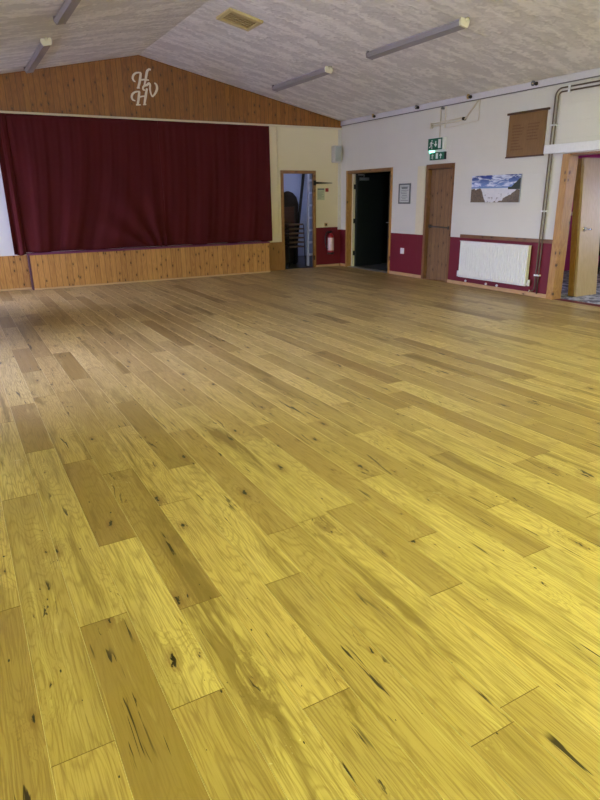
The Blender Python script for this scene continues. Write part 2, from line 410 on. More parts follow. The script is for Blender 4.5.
# ------------------------------------------------------------------ floor: one surface of random-length planks
def build_floor():
    bm = BM(); uvl = bm.loops.layers.uv.new('plank'); cl = bm.loops.layers.float_color.new('tone')
    W = .177; x0 = -7.588; k0 = math.floor((XL - x0) / W)
    known = {0: [-8.05, -9.91, -11.2], 1: [-8.35, -9.385, -10.448, -12.0], 3: [-7.9, -9.15, -10.65, -12.2], 2: [-8.62, -10.0, -11.6]}
    tones = {(0, -9.91): .95, (1, -9.385): .10, (1, -10.448): .55, (0, -8.05): .35, (2, -8.62): .75, (3, -9.15): .18, (3, -10.65): .62, (1, -8.35): .85}
    k = k0
    while True:
        a = max(XL, x0 + k * W); b = min(XR, x0 + (k + 1) * W)
        if a >= XR - 1e-6: break
        if b - a > .01:
            if k in known: cuts = [YF - .0] + [c for c in known[k]]; lst = known[k]
            else: cuts = [0.0]; lst = []
            ys = [YF]
            y = YF - random.uniform(.2, 1.9)
            first = lst[0] if lst else -99
            while y > max(YB + .25, first + .4): ys.append(y); y -= random.choice((.85, 1.1, 1.35, 1.6, 1.9)) + random.uniform(-.1, .1)
            ys += lst
            y = ys[-1] - random.uniform(.8, 1.9)
            while y > YB + .25: ys.append(y); y -= random.uniform(.9, 1.9)
            ys.append(YB)
            for ya, yb in zip(ys, ys[1:]):
                key = (k, ya)
                r = tones.get(key, min(1, max(0, random.betavariate(1.3, 1.9))))
                tone = (r, random.random(), random.random() ** 1.5, 1)
                ou, ov = random.uniform(0, 90), random.uniform(0, 90)
                g = .0013
                o4 = [(a, yb), (b, yb), (b, ya), (a, ya)]
                i4 = [(a + g, yb + g), (b - g, yb + g), (b - g, ya - g), (a + g, ya - g)]
                vo = [bm.verts.new((x, y, -.003)) for x, y in o4]; vi = [bm.verts.new((x, y, 0)) for x, y in i4]
                fs = [bm.faces.new(vi)] + [bm.faces.new((vo[i], vo[(i + 1) % 4], vi[(i + 1) % 4], vi[i])) for i in range(4)]
                for q, f in enumerate(fs):
                    f.material_index = (0, 2, 1, 2, 1)[q]
                    for l in f.loops:
                        l[uvl].uv = (l.vert.co.y + ou, l.vert.co.x + ov); l[cl] = tone
        k += 1
    # slab underneath, with the doorways' sills
    me = bpy.data.meshes.new('floor'); bm.to_mesh(me); bm.free(); [me.materials.append(M[k]) for k in ('floor', 'seam_long', 'seam_end')]
    o = bpy.data.objects.new('floor', me); COL.objects.link(o); o['kind'] = 'structure'
build_floor()
struct('floor_slab', bx(XL, XR, YB, YF, -.2, -.0035), M['store_floor'])

# ------------------------------------------------------------------ ceiling (two slopes, solid)
bm = BM()
T = .12
prism(bm, [(XL - .2, YB - .2, zc(XL) - SL * .2), (XA, YB - .2, ZA), (XR + .2, YB - .2, ZE - SL * .2), (XR + .2, YB - .2, ZE - SL * .2 + T), (XA, YB - .2, ZA + T), (XL - .2, YB - .2, zc(XL) - SL * .2 + T)], (0, -YB + .4, 0))
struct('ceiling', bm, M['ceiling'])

# ------------------------------------------------------------------ walls with openings
def wall(name, mat, axis, p0, p1, a0, a1, z0, z1, holes, peak=None):
    """slab between p0..p1 on its thin axis ('x' or 'y'), a0..a1 along, rectangles left open"""
    bm = BM(); A = sorted({a0, a1, *[h[0] for h in holes], *[h[1] for h in holes]}); Z = sorted({z0, z1, *[h[2] for h in holes], *[h[3] for h in holes]})
    for i in range(len(A) - 1):
        run = None
        for j in range(len(Z) - 1):
            am, zm = (A[i] + A[i + 1]) / 2, (Z[j] + Z[j + 1]) / 2
            solid = not any(h[0] < am < h[1] and h[2] < zm < h[3] for h in holes)
            if solid: run = [run[0] if run else Z[j], Z[j + 1]]
            if (not solid or j == len(Z) - 2) and run:
                if axis == 'x': box(bm, p0, p1, A[i], A[i + 1], run[0], run[1])
                else: box(bm, A[i], A[i + 1], p0, p1, run[0], run[1])
                run = None
    if peak: prism(bm, peak[0], peak[1])
    bmesh.ops.remove_doubles(bm, verts=bm.verts[:], dist=1e-5)
    return struct(name, bm, mat)

D1 = (-1.83, -.31); D2 = (-3.56, -2.94); OP = (-8.6, -6.02); FD = (-1.45, -.72)
wall('wall_right', M['wall_right'], 'x', 0, .16, YB, .16, -.2, 3.0, [(-1.88, -.25, 0, 2.05), (-3.605, -2.885, 0, 2.045), (-8.6, -5.885, 0, 2.05)])
wall('wall_far', M['wall_far'], 'y', 0, .05, XL, 0, -.2, 2.93, [(-1.515, -.655, 0, 2.06), (-6.80, -1.84, .637, 2.86)],
     ([(XL, 0.0, 2.93), (XR, 0.0, 2.93), (XR, 0.0, ZE), (XA, 0.0, ZA), (XL, 0.0, ZE)], (0, .05, 0)))
WIN = [(-1.75, -.35, .12), (-7.2, -4.6, .35)]
wall('wall_left', M['wall_plain'], 'x', XL - .16, XL, YB, .16, -.2, 3.0, [(a, b, c, 2.35) for a, b, c in WIN])
BW = [(-8.2, -4.9), (-3.8, -.5)]
wall('wall_back', M['wall_plain'], 'y', YB - .16, YB, XL, XR, -.2, ZE, [(a, b, .55, 2.55) for a, b in BW],
     ([(XL, YB, ZE), (XR, YB, ZE), (XA, YB, ZA)], (0, -.16, 0)))
def portal(loc, rot, sx, sy):
    li = bpy.data.lights.new('daylight', 'AREA'); li.shape = 'RECTANGLE'; li.size = sx; li.size_y = sy; li.cycles.is_portal = True
    lo = bpy.data.objects.new('daylight_portal', li); COL.objects.link(lo); lo.location = loc; lo.rotation_euler = rot
for i, (a, b) in enumerate(BW):
    r = root('window_%d' % (i + 6), ((a + b) / 2, YB - .08, .55))
    fr = BM(); Y0, Y1 = YB - .13, YB - .06
    for k in range(4): xx = a + (b - a - .05) * k / 3; box(fr, xx, xx + .05, Y0, Y1, .55, 2.55)
    for zz in (.55, 1.95, 2.50): box(fr, a, b, Y0, Y1, zz, zz + .05)
    obj('window_frame', fr, M['white_gloss'], r)
    obj('pane', bx(a + .03, b - .03, YB - .10, YB - .096, .58, 2.52), M['glass'], r)
    obj('window_sill', bx(a - .04, b + .04, YB - .14, YB + .05, .52, .555), M['white_gloss'], r)
    portal(((a + b) / 2, YB - .15, 1.55), (PI / 2, 0, 0), b - a, 2.0)

# windows of the left wall, out of the frame but lighting the hall
for i, (a, b, c) in enumerate(WIN):
    r = root('window_%d' % (i + 1), (XL - .08, (a + b) / 2, c))
    fr = BM(); X0, X1 = XL - .13, XL - .06
    for yy in (a, (a + b) / 2 - .025, b - .05): box(fr, X0, X1, yy, yy + .05, c, 2.35)
    for zz in (c, 1.85, 2.30): box(fr, X0, X1, a, b, zz, zz + .05)
    obj('window_frame', fr, M['white_gloss'], r)
    obj('pane', bx(XL - .10, XL - .096, a + .03, b - .03, c + .03, 2.32), M['glass'], r)
    obj('window_sill', bx(XL - .14, XL + .05, a - .04, b + .04, c - .03, c + .005), M['white_gloss'], r)
    portal((XL - .15, (a + b) / 2, (c + 2.35) / 2), (0, -PI / 2, 0), 2.35 - c, b - a)

# unseen outdoor ground, made pale to bounce daylight up to the ceiling
struct('ground', bx(-40, 30, -45, 30, -.45, -.25), M['bounce_ground'])

# ------------------------------------------------------------------ trims
# gable boarding, its lower cream strip and the slim strips along the slopes
bm = BM(); prism(bm, [(XL, -.022, 2.93), (XR, -.022, 2.93), (XR, -.022, ZE - .004), (XA, -.022, ZA - .004), (XL, -.022, ZE - .004)], (0, .021, 0))
struct('trim_1', bm, M['gable'])
struct('trim_2', bx(XL, XR - .001, -.045, -.001, 2.893, 2.93), M['cream_gloss'], .004)
bm = BM()
for s in (-1, 1):
    xe = XA + s * 4.325
    prism(bm, [(XA, -.034, ZA - .03), (xe, -.034, ZE - .03), (xe, -.034, ZE - .005), (XA, -.034, ZA - .005)], (0, .011, 0))
struct('trim_3', bm, M['gable'])
# boxed cornice along the top of the right wall with a dark bead below
struct('trim_4', bx(-.035, -.001, YB, -.03, 2.972, 3.062), M['cornice'], .004)
struct('trim_5', bx(-.037, -.001, YB, -.03, 2.961, 2.9715), M['bead'], .002)
# corner batten on the far wall and the pipe boxing beside the curtain
struct('trim_6', bx(-.075, -.001, -.02, -.001, .77, 2.89), M['wall_right'])
bm = BM(); box(bm, -1.76, -1.60, -.03, -.001, .605, 2.89); box(bm, -1.585, -1.56, -.02, -.001, .605, 2.89)
struct('trim_7', bm, M['wall_far'])
# cream strip between the two right-hand doors
struct('trim_8', bx(-.014, -.001, -2.86, -2.64, .815, 2.03), M['cream_gloss'])
# dado capping behind the radiator
struct('trim_9', bx(-.028, -.001, -5.79, -3.87, .812, .868), M['dark_frame_h'], .004)
# white boxed lintel over the wide opening
struct('trim_10', bx(-.085, -.001, -8.9, -5.50, 2.06, 2.18), M['white_gloss'], .006)
struct('trim_14', bx(-.004, -.001, -5.79, -3.87, .80, .84), M['burgundy'])
# skirtings
def skirt(name, *a, m='skirting'): struct(name, bx(*a), M[m], .004)
skirt('baseboard_right', -.016, -.001, -.255, -.03, 0, .06)
skirt('baseboard_right.001', -.016, -.001, -2.885, -1.88, 0, .06)
skirt('baseboard_right.002', -.016, -.001, -5.79, -3.61, 0, .06)
skirt('baseboard_far', -.655, -.02, -.016, -.001, 0, .05, m='skirting_x')
# wood panelling left and right of the stage
struct('trim_11', bx(XL + .001, -6.655, -.02, -.001, .03, .60), M['stage_board'])
struct('trim_12', bx(-1.91, -1.515, -.02, -.001, 0, .60), M['frame_x'])
skirt('baseboard_far.001', XL + .001, -6.655, -.028, -.001, 0, .035, m='skirting_x')

# ------------------------------------------------------------------ stage
st = thing('stage', (-4.28, -.11, 0), 'low pine-boarded stage front below the maroon curtains', 'stage')
obj('front_panel', bx(-6.635, -1.925, -.218, -.19, .0, .605), M['stage_board'], st)
obj('side_panel', bx(-6.655, -6.635, -.218, -.022, .0, .605), M['plum_dark'], st)
obj('side_panel', bx(-1.945, -1.925, -.19, -.022, .0, .605), M['frame_v'], st)
obj('platform', bx(-6.66, -1.915, -.228, -.021, .605, .637), M['purple'], st, .006)
obj('skirting', bx(-6.635, -1.925, -.232, -.218, 0, .03), M['skirting_x'], st, .004)

bm = BM(); box(bm, -7.0, -6.9, .165, 2.6, .3, 3.0); box(bm, -2.13, -2.11, .165, 2.6, .3, 3.0); box(bm, -7.0, -2.11, 2.6, 2.7, .3, 3.0); box(bm, -7.0, -2.11, .165, 2.7, 3.0, 3.1)
struct('wall_stage', bm, M['dark_room'])  # walls coloured dark so the gap between the curtains looks unlit
struct('floor_stage', bx(-7.0, -2.11, .001, 2.7, .45, .6365), M['purple'])
# ------------------------------------------------------------------ curtains
def curtain(name, x0, x1, z0, z1, fold, label, lean=0.0, amp=.018, seed=1, swag=None):
    rnd = random.Random(seed); bm = BM(); nx = max(24, int((x1 - x0) / .018)); nz = 60; g = []
    ph = [rnd.uniform(0, 6.28) for _ in range(8)]
    W = x1 - x0
    for j in range(nz + 1):
        t = j / nz; row = []                                   # t = 0 at the bottom
        for i in range(nx + 1):
            s = i / nx; x = x0 + W * s
            # warp the folds: straight at the heading, drawn sideways lower down
            q = x + lean * (1 - t) ** 2.2 * (1 if swag is None else math.sin(PI * min(1, max(0, s))))
            y = 0
            a = .35 + .65 * (1 - t) ** .8
            y += amp * a * math.sin(q * 2 * PI / fold + ph[0] + .8 * math.sin(q * 1.7 + ph[1]))
            y += amp * .17 * math.sin(q * 2 * PI / (fold * .27) + ph[2] + 1.1 * t + .6 * math.sin(q * 3.1))
            y += amp * .9 * (1 - t) * math.sin(q * 2 * PI / (fold * 2.3) + 2.2 * (1 - t) + ph[3])
            y += amp * .10 * math.sin(q * 2 * PI / .10 + ph[4] + math.sin(q * 9)) * t
            if swag is not None:                                # folds that fan out from a caught-up lower corner
                dx, dz = x - swag[0], (z0 + (z1 - z0) * t) - swag[1]
                ang = math.atan2(dx, dz + .25); rr = math.hypot(dx, dz)
                y += amp * 1.5 * math.exp(-rr / 1.15) * math.sin(ang * 15 + ph[5])
            # hem: slightly scalloped and pushed forward
            z = z0 + (z1 - z0) * t
            if j < 3: z += .010 * (1 + math.sin(q * 2 * PI / (fold * 1.4) + ph[6])) * (3 - j) / 3
            row.append((x, -.095 + max(-.055, min(.055, y)), z))
        g.append(row)
    front = [[bm.verts.new(p) for p in r] for r in g]
    back = [[bm.verts.new((p[0], p[1] + .006, p[2])) for p in r] for r in g]
    for G, fl in ((front, 0), (back, 1)):
        for j in range(nz):
            for i in range(nx): bm.faces.new((G[j][i], G[j][i + 1], G[j + 1][i + 1], G[j + 1][i])).smooth = True
    for j in range(nz):
        for i in (0, nx): bm.faces.new((front[j][i], front[j + 1][i], back[j + 1][i], back[j][i]))
    for i in range(nx):
        for j in (0, nz): bm.faces.new((front[j][i], front[j][i + 1], back[j][i + 1], back[j][i]))
    o = obj(name, bm, M['velvet'], None, 0, False, ((x0 + x1) / 2, -.095, z0))
    return tag(o, label, 'curtain', 'maroon stage curtains')
curtain('stage_curtain', -6.664, -4.105, .638, 2.888, .85, 'wide maroon velvet stage curtain at the left, below the monogram', .45, .022, 3, (-4.2, .66))
curtain('stage_curtain', -4.102, -1.80, .638, 2.888, .55, 'maroon velvet stage curtain at the right, next to the cream wall', .16, .016, 5)
curtain('stage_curtain', -6.86, -6.665, .602, 2.888, .13, 'narrow maroon side curtain at the far left edge of the stage', 0, .022, 9)

# ------------------------------------------------------------------ monogram  H V H
def px(u, v):      # tracing of the letters: units of the tracing to metres on the gable
    x = -4.8413 + .0024536 * u - .00021197 * v; z = 4.00635 + .00016249 * u - .00218183 * v
    return (x, -.022, z)
mg = thing('wall_monogram', (-4.28, -.03, 3.4), 'cream script monogram letters on the wooden gable above the stage', 'wall letters')
def letter(strokes, lab):
    bm = BM()
    for s, w0, w1 in strokes: ribbon(bm, [px(*p) for p in s], w0, w1, .014)
    o = obj('letter', bm, M['ivory_letter'], mg); o['label'] = lab
letter([([(190, 238), (176, 228), (170, 208), (178, 186), (198, 172), (232, 170)], .016, .036),
        ([(230, 172), (226, 205), (220, 245), (210, 282)], .034, .042), ([(200, 284), (222, 284)], .018, .022),
        ([(304, 148), (290, 146), (277, 160), (271, 190), (264, 230), (256, 262)], .024, .042), ([(222, 226), (255, 222), (290, 226)], .018, .026)], 'upper letter H')
letter([([(262, 300), (250, 298), (246, 284), (256, 268), (276, 262), (290, 250), (299, 262), (299, 292), (306, 328), (318, 352)], .020, .038),
        ([(318, 352), (338, 326), (352, 292), (348, 262), (332, 246)], .020, .040)], 'letter V at the right')
letter([([(188, 380), (170, 372), (162, 350), (170, 328), (190, 314), (222, 310)], .016, .036),
        ([(219, 311), (216, 340), (212, 375), (206, 408)], .034, .042), ([(194, 411), (228, 411)], .018, .022),
        ([(276, 288), (270, 320), (264, 360), (257, 406)], .030, .042), ([(248, 410), (270, 408)], .018, .022), ([(212, 356), (238, 348), (266, 346)], .018, .024)], 'lower letter H')

# ------------------------------------------------------------------ ceiling lights
def batten(x, y0, y1, label, group, lit=False):
    s = 1 if x > XA else -1
    n = Vector((-s * SL, 0, -1)).normalized()          # away from the ceiling
    t = Vector((1, 0, -s * SL)).normalized()
    c0 = Vector((x, y0, zc(x))); L = y1 - y0
    r = thing('fluorescent_batten', (x, (y0 + y1) / 2, zc(x)), label, 'ceiling light', group)
    mid = Vector((x, (y0 + y1) / 2, zc(x)))
    bm = BM(); obox(bm, mid + n * .0165, t * .04, (0, L / 2 - .02, 0), n * .0135); obj('housing', bm, M['batten_body'], r, .004)
    bm = BM(); P = [(-.066, .030), (-.072, .046), (-.052, .088), (.052, .088), (.072, .046), (.066, .030)]
    prism(bm, [c0 + Vector((0, .03, 0)) + t * a + n * b for a, b in P], (0, L - .06, 0))
    obj('diffuser', bm, M['tube'] if lit else M['batten_diff'], r, .004)
    for yy in (y0, y1 - .03):
        bm = BM(); P2 = [(-.068, .003), (-.073, .046), (-.054, .090), (.054, .090), (.073, .046), (.068, .003)]
        prism(bm, [Vector((x, yy, zc(x))) + t * a + n * b for a, b in P2], (0, .03, 0)); obj('end_cap', bm, M['endcap'] if yy == y0 else M['batten_diff'], r, .003)
    bm = BM(); tube(bm, [Vector((x, y0 - .03, zc(x))) + n * .004, Vector((x, y0 - .03, zc(x))) + n * .03], .022, 12); obj('ceiling_rose', bm, M['endcap'], r)
G1 = 'unlit fluorescent battens'
batten(-2.05, -5.82, -3.9, 'unlit strip light on the right slope, nearest the viewer at the upper right', G1)
batten(-2.05, -2.80, -.9, 'unlit strip light on the right slope, close above the right half of the gable', G1)
batten(-6.24, -2.38, -.35, 'unlit strip light above the left end of the gable, showing its whole length', G1)
batten(-6.24, -5.45, -3.5, 'unlit strip light cut off by the top left photo edge', G1)
for x in (-2.05, -6.24):
    for y in ((-11.4, -14.0) if x > XA else (-12.2, -14.8)):
        batten(x, y, y + 1.8, 'lit warm strip light on the ceiling behind the viewer', 'lit strip lights behind the viewer', True)

# ceiling vent
vt = thing('ceiling_vent', (-3.81, -3.28, zc(-3.81)), 'yellowed rectangular vent grille set in the ceiling', 'vent')
def slope_box(bm, x0, x1, y0, y1, d0, d1):
    n = Vector((-SL, 0, -1)).normalized(); t = Vector((1, 0, -SL)).normalized()
    xm = (x0 + x1) / 2; c = Vector((xm, (y0 + y1) / 2, zc(xm))) + n * (d0 + d1) / 2
    obox(bm, c, t * ((x1 - x0) / 2 / t.x), (0, (y1 - y0) / 2, 0), n * abs(d1 - d0) / 2)
bm = BM(); X0, X1, Y0, Y1 = -4.06, -3.57, -3.53, -3.04
for q in ((X0, X0 + .05, Y0, Y1), (X1 - .05, X1, Y0, Y1), (X0 + .05, X1 - .05, Y0, Y0 + .07), (X0 + .05, X1 - .05, Y1 - .07, Y1)): slope_box(bm, *q, .001, .035)
obj('vent_frame', bm, M['vent_frame'], vt, .006)
bm = BM()
slope_box(bm, X0 + .05, X1 - .05, Y0 + .07, Y1 - .07, .001, .008)
for k in range(5):
    yy = Y0 + .10 + k * .068; slope_box(bm, X0 + .05, X1 - .05, yy, yy + .035, .008, .020)
obj('louvre', bm, M['vent_panel'], vt)

# small fittings along the cornice
for k, (y, lab) in enumerate(((-1.23, 'small brass spot fitting on the cornice, nearest the gable end'), (-2.55, 'small dark spot fitting on the cornice, second from the gable'),
                              (-3.85, 'small spot fitting on the cornice above the wall bracket'), (-5.15, 'small spot fitting on the cornice above the brown board'))):
    r = thing('cornice_spot', (-.036, y, 3.035), lab, 'spot fitting', 'spot fittings along the cornice')
    bm = BM(); tube(bm, [(-.0355, y, 3.035), (-.05, y, 3.035), (-.06, y, 3.033)], .03, 12, [.036, .036, .02]); obj('base', bm, M['brass'] if k in (0, 2) else M['grey_frame'], r)
    bm = BM(); tube(bm, [(-.058, y, 3.033), (-.075, y - .05, 3.02)], .009, 8); obj('stem', bm, M['brass'], r)
    bm = BM(); tube(bm, [(-.075, y - .045, 3.022), (-.078, y - .075, 3.018), (-.08, y - .10, 3.014)], .03, 12, [.012, .024, .026]); obj('head', bm, M['black'], r)

# ------------------------------------------------------------------ doors and frames
# far store doorway (no leaf)
r = root('door_1', (-1.085, 0, 0))
bm = BM(); box(bm, -1.515, -1.45, -.024, .05, 0, 2.06); obj('door_frame', bm, M['frame_x'], r, .004)
bm = BM(); box(bm, -.71, -.655, -.024, .05, 0, 2.06); obj('door_frame', bm, M['frame_x'], r, .004)
bm = BM(); box(bm, -1.45, -.71, -.024, .05, 1.995, 2.06); obj('door_frame', bm, M['frame_hx'], r, .004)
for z in (.22,):
    bm = BM(); tube(bm, [(-.715, -.03, z - .045), (-.715, -.03, z + .045)], .011, 8); box(bm, -.722, -.690, -.030, -.0245, z - .05, z + .05); obj('hinge', bm, M['iron'], r)
# right wall, double door standing open
r = root('door_2', (0, -1.07, 0))
for y0, y1 in ((-.31, -.25), (-1.88, -1.83)):
    obj('door_frame', bx(-.022, .17, y0, y1, 0, 2.05), M['frame_v'], r, .004)
obj('door_frame', bx(-.022, .17, -1.83, -.31, 1.985, 2.05), M['frame_h'], r, .004)
obj('door_stop', bx(.10, .165, -.345, -.31, 0, 1.985), M['cream_gloss'], r)
obj('threshold', bx(.0, .16, -1.83, -.31, -.05, .008), M['alu'], r)
lf = obj('door_leaf', bx(.17, .90, -.395, -.35, .012, 1.975), M['teal_door'], r, .003)
for z in (.30, 1.0, 1.72):
    bm = BM(); tube(bm, [(.150, -.352, z - .05), (.150, -.352, z + .05)], .012, 8); box(bm, .12, .17, -.351, -.346, z - .05, z + .05); obj('hinge', bm, M['iron'], lf)
bm = BM(); box(bm, .24, .46, -.445, -.3955, 1.85, 1.91); tube(bm, [(.32, -.44, 1.92), (.22, -.60, 1.955), (.12, -.50, 1.965)], .009, 8); obj('door_closer', bm, M['alu'], lf)
dv = Vector((.44, .90, 0)).normalized(); nv = Vector((dv.y, -dv.x, 0)); h0 = Vector((.19, -1.79, 0))
bm = BM(); obox(bm, h0 + dv * .36 + Vector((0, 0, .994)), dv * .36, nv * .022, (0, 0, .981)); lf2 = obj('door_leaf', bm, M['teal_door'], r, .003)
bm = BM(); hp = h0 + dv * .66 + Vector((0, 0, .98)); tube(bm, [hp - nv * .02, hp - nv * .07, hp - nv * .07 - dv * .11], .010, 8); obj('door_handle', bm, M['alu'], lf2)
# right wall, boarded door, closed and set back
r = root('door_3', (0, -3.25, 0))
obj('door_frame', bx(-.022, .16, -2.94, -2.885, 0, 2.045), M['dark_frame'], r, .004)
obj('door_frame', bx(-.004, .16, -3.605, -3.56, 0, 2.045), M['dark_frame'], r, .004)
obj('door_frame', bx(-.022, .16, -3.56, -2.94, 1.965, 2.045), M['dark_frame'], r, .004)
lf = obj('door_leaf', bx(.06, .105, -3.555, -2.945, .012, 1.96), M['door_board'], r, .002)
obj('threshold', bx(0, .16, -3.56, -2.94, -.05, .010), M['dark_frame'], r)
bm = BM(); tube(bm, [(.012, -3.53, .96), (.012, -3.00, .975)], .013, 10); box(bm, .0, .059, -3.54, -3.515, .93, .99); box(bm, .0, .059, -3.02, -2.995, .945, 1.005)
obj('panic_bar', bm, M['bar_grey'], lf)
# wide opening on the right: broad pine casing
r = root('door_4', (0, -7, 0))
obj('door_frame', bx(-.04, -.001, -5.915, -5.80, 0, 2.045), M['frame_v'], r, .004)
obj('door_frame', bx(0, .16, -5.91, -5.885, 0, 2.045), M['frame_v'], r)
obj('door_frame', bx(0, .16, -8.6, -5.91, 2.02, 2.05), M['frame_h'], r)
obj('door_frame', bx(-.03, .16, -8.66, -8.6, 0, 2.045), M['frame_v'], r, .004)

# ------------------------------------------------------------------ things on the far wall
sp = thing('wall_speaker', (-.15, -.10, 2.4), 'pale grey loudspeaker high on the cream wall in the corner', 'speaker')
bm = BM(); box(bm, -.27, -.07, -.16, -.022, 2.225, 2.565); obj('cabinet', bm, M['speaker_box'], sp, .02)
bm = BM(); box(bm, -.245, -.095, -.172, -.1605, 2.245, 2.545); obj('grille', bm, M['speaker_grille'], sp, .006)
bm = BM(); tube(bm, [(-.17, -.022, 2.40), (-.17, -.001, 2.40)], .03, 12); obj('bracket', bm, M['speaker_box'], sp)

bm = BM(); prism(bm, [(-.712, -.028, 1.785), (-.245, -.028, 1.800), (-.245, -.028, 1.812), (-.712, -.028, 1.835)], (0, -.012, 0)); box(bm, -.72, -.655, -.030, -.0245, 1.76, 1.86)
box(bm, -.70, -.66, -.04, -.028, 1.79, 1.83)
for x in (-.6, -.4): tube(bm, [(x, -.028, 1.81), (x, -.0005, 1.81)], .008, 8)
tag(obj('strap_hinge', bm, M['iron'], None, 0, False, (-.5, -.02, 1.81)), 'black tapered iron strap hinge sticking out over the cream wall', 'hinge')

sg = thing('fire_action_notice', (-.52, -.004, 1.58), 'pale green notice on the cream wall above the extinguisher', 'notice')
obj('board', bx(-.61, -.425, -.006, .001, 1.455, 1.705), M['paper_green'], sg)
bm = BM()
box(bm, -.60, -.435, -.008, -.0062, 1.66, 1.695)
for k in range(6): box(bm, -.595, -.595 + (.15, .12, .14, .10, .15, .08)[k], -.0075, -.0062, 1.62 - k * .026, 1.628 - k * .026)
obj('print', bm, M['ink'], sg)
bm = BM(); box(bm, -.40, -.335, -.03, .001, 1.625, 1.70); tag(obj('call_point', bm, M['red_plastic'], None, .004, False, (-.367, -.001, 1.66)), 'small red call point box beside the pale green notice', 'call point')

sw = thing('thermostat', (-.38, -.01, .905), 'small brass switch plate just above the burgundy dado', 'switch')
obj('plate', bx(-.42, -.35, -.012, .001, .89, .965), M['brass'], sw, .003)
obj('rocker', bx(-.40, -.37, -.020, -.0125, .91, .945), M['black'], sw)

fe = thing('fire_extinguisher', (-.29, -.10, .30), 'fire extinguisher with a pale label hung on the burgundy wall', 'fire extinguisher')
C = (-.32, -.10, 0)
bm = BM(); lathe(bm, C, [(.06, .315), (.068, .33), (.07, .36), (.07, .66), (.062, .70), (.035, .73), (.025, .745)], 24); obj('cylinder', bm, M['ext_red'], fe)
bm = BM(); lathe(bm, C, [(.0715, .37), (.0725, .372), (.0725, .645), (.0715, .647)], 24); obj('label_band', bm, M['ext_label'], fe)
bm = BM(); lathe(bm, C, [(.064, .285), (.074, .29), (.074, .325), (.062, .33)], 24); obj('base_ring', bm, M['black'], fe)
bm = BM(); tube(bm, [(-.32, -.10, .744), (-.32, -.10, .785)], .02, 12); box(bm, -.335, -.305, -.19, -.09, .785, .797); box(bm, -.332, -.308, -.17, -.09, .755, .765); obj('valve', bm, M['iron'], fe)
bm = BM(); tube(bm, spline([(-.335, -.10, .765), (-.40, -.10, .78), (-.455, -.10, .70), (-.46, -.10, .55), (-.43, -.10, .43), (-.395, -.10, .40)]), .013, 8); obj('hose', bm, M['black'], fe)
bm = BM(); box(bm, -.35, -.29, -.035, .001, .60, .68); obj('wall_bracket', bm, M['iron'], fe); obj('hook', bx(-.335, -.305, -.05, .001, .74, .77), M['iron'], fe)

# ------------------------------------------------------------------ things on the right wall
# framed notice between the doors
fn = thing('framed_notice', (-.01, -2.275, 1.555), 'small grey-framed notice between the open doorway and the boarded door', 'framed notice')
bm = BM(); Y0, Y1, Z0, Z1 = -2.45, -2.10, 1.37, 1.74
for q in ((Y0, Y1, Z0, Z0 + .028), (Y0, Y1, Z1 - .028, Z1), (Y0, Y0 + .025, Z0 + .028, Z1 - .028), (Y1 - .025, Y1, Z0 + .028, Z1 - .028)): box(bm, -.020, -.001, *q)
obj('frame', bm, M['grey_frame'], fn)
obj('sheet', bx(-.008, -.001, Y0 + .025, Y1 - .025, Z0 + .028, Z1 - .028), M['paper'], fn)
bm = BM()
for k in range(9):
    a = Y1 - .05 - random.uniform(0, .06); b = Y0 + .05 + random.uniform(0, .1); box(bm, -.0095, -.0082, b, a, 1.675 - k * .031, 1.684 - k * .031)
box(bm, -.0095, -.0082, -2.36, -2.18, 1.645, 1.672)
obj('print', bm, M['ink'], fn)

# exit signs
def P(y, z, d): return (-d, y, z)
def man(bm, y, z, h, d, flip=1):
    """running figure; its run goes towards flip*y"""
    s = h; f = flip
    def st(pts, w): 
        for (a, b), (c, e) in zip(pts, pts[1:]):
            v = Vector((0, (c - a) * f * s, (e - b) * s)); n = Vector((0, -v.z, v.y)).normalized() * w * s
            A = Vector((-d, y + a * f * s, z + b * s)); B = A + v
            prism(bm, [A + n, B + n, B - n, A - n], (-.0012, 0, 0))
    bm2 = [(-d, y + f * s * (.10 + .09 * math.cos(q * PI / 5)), z + s * (.88 + .09 * math.sin(q * PI / 5))) for q in range(10)]
    prism(bm, bm2, (-.0012, 0, 0))
    st([(.06, .76), (-.04, .42)], .085)
    st([(-.04, .44), (.16, .30), (.10, .06), (.19, .03)], .05)
    st([(-.04, .44), (-.16, .22), (-.36, .20)], .05)
    st([(.07, .72), (.22, .56), (.36, .62)], .04)
    st([(.05, .72), (-.16, .68), (-.22, .52)], .04)
def arrow(bm, y, z, h, d, ang):
    pts = [(-.5, -.12), (.0, -.12), (.0, -.42), (.5, 0), (0, .42), (0, .12), (-.5, .12)]
    ca, sa = math.cos(ang), math.sin(ang)
    prism(bm, [(-d, y - (a * ca - b * sa) * h, z + (a * sa + b * ca) * h) for a, b in pts], (-.0012, 0, 0))
es = thing('exit_sign', (-.03, -3.08, 2.37), 'upper green running-man exit sign with a white box side', 'exit sign')
obj('box', bx(-.06, -.001, -3.30, -2.895, 2.272, 2.474), M['sign_white'], es, .004)
obj('face', bx(-.064, -.0605, -3.265, -2.90, 2.278, 2.468), M['sign_green'], es)
bm = BM(); man(bm, -2.985, 2.295, .155, .0645, -1); obj('running_figure', bm, M['sign_white'], es)
bm = BM(); arrow(bm, -3.10, 2.373, .10, .0645, -PI / 2); obj('arrow', bm, M['sign_white'], es)
obj('doorway_symbol', bx(-.0655, -.0645, -3.235, -3.165, 2.30, 2.445), M['sign_white'], es)
e2 = thing('exit_sign', (-.03, -3.13, 2.175), 'lower small lit green exit sign with glowing indicator above the boarded door', 'exit sign')
obj('box', bx(-.05, -.001, -3.325, -2.945, 2.112, 2.238), M['black'], e2, .003)
obj('face', bx(-.054, -.0505, -3.32, -2.95, 2.117, 2.233), M['sign_lit'], e2)
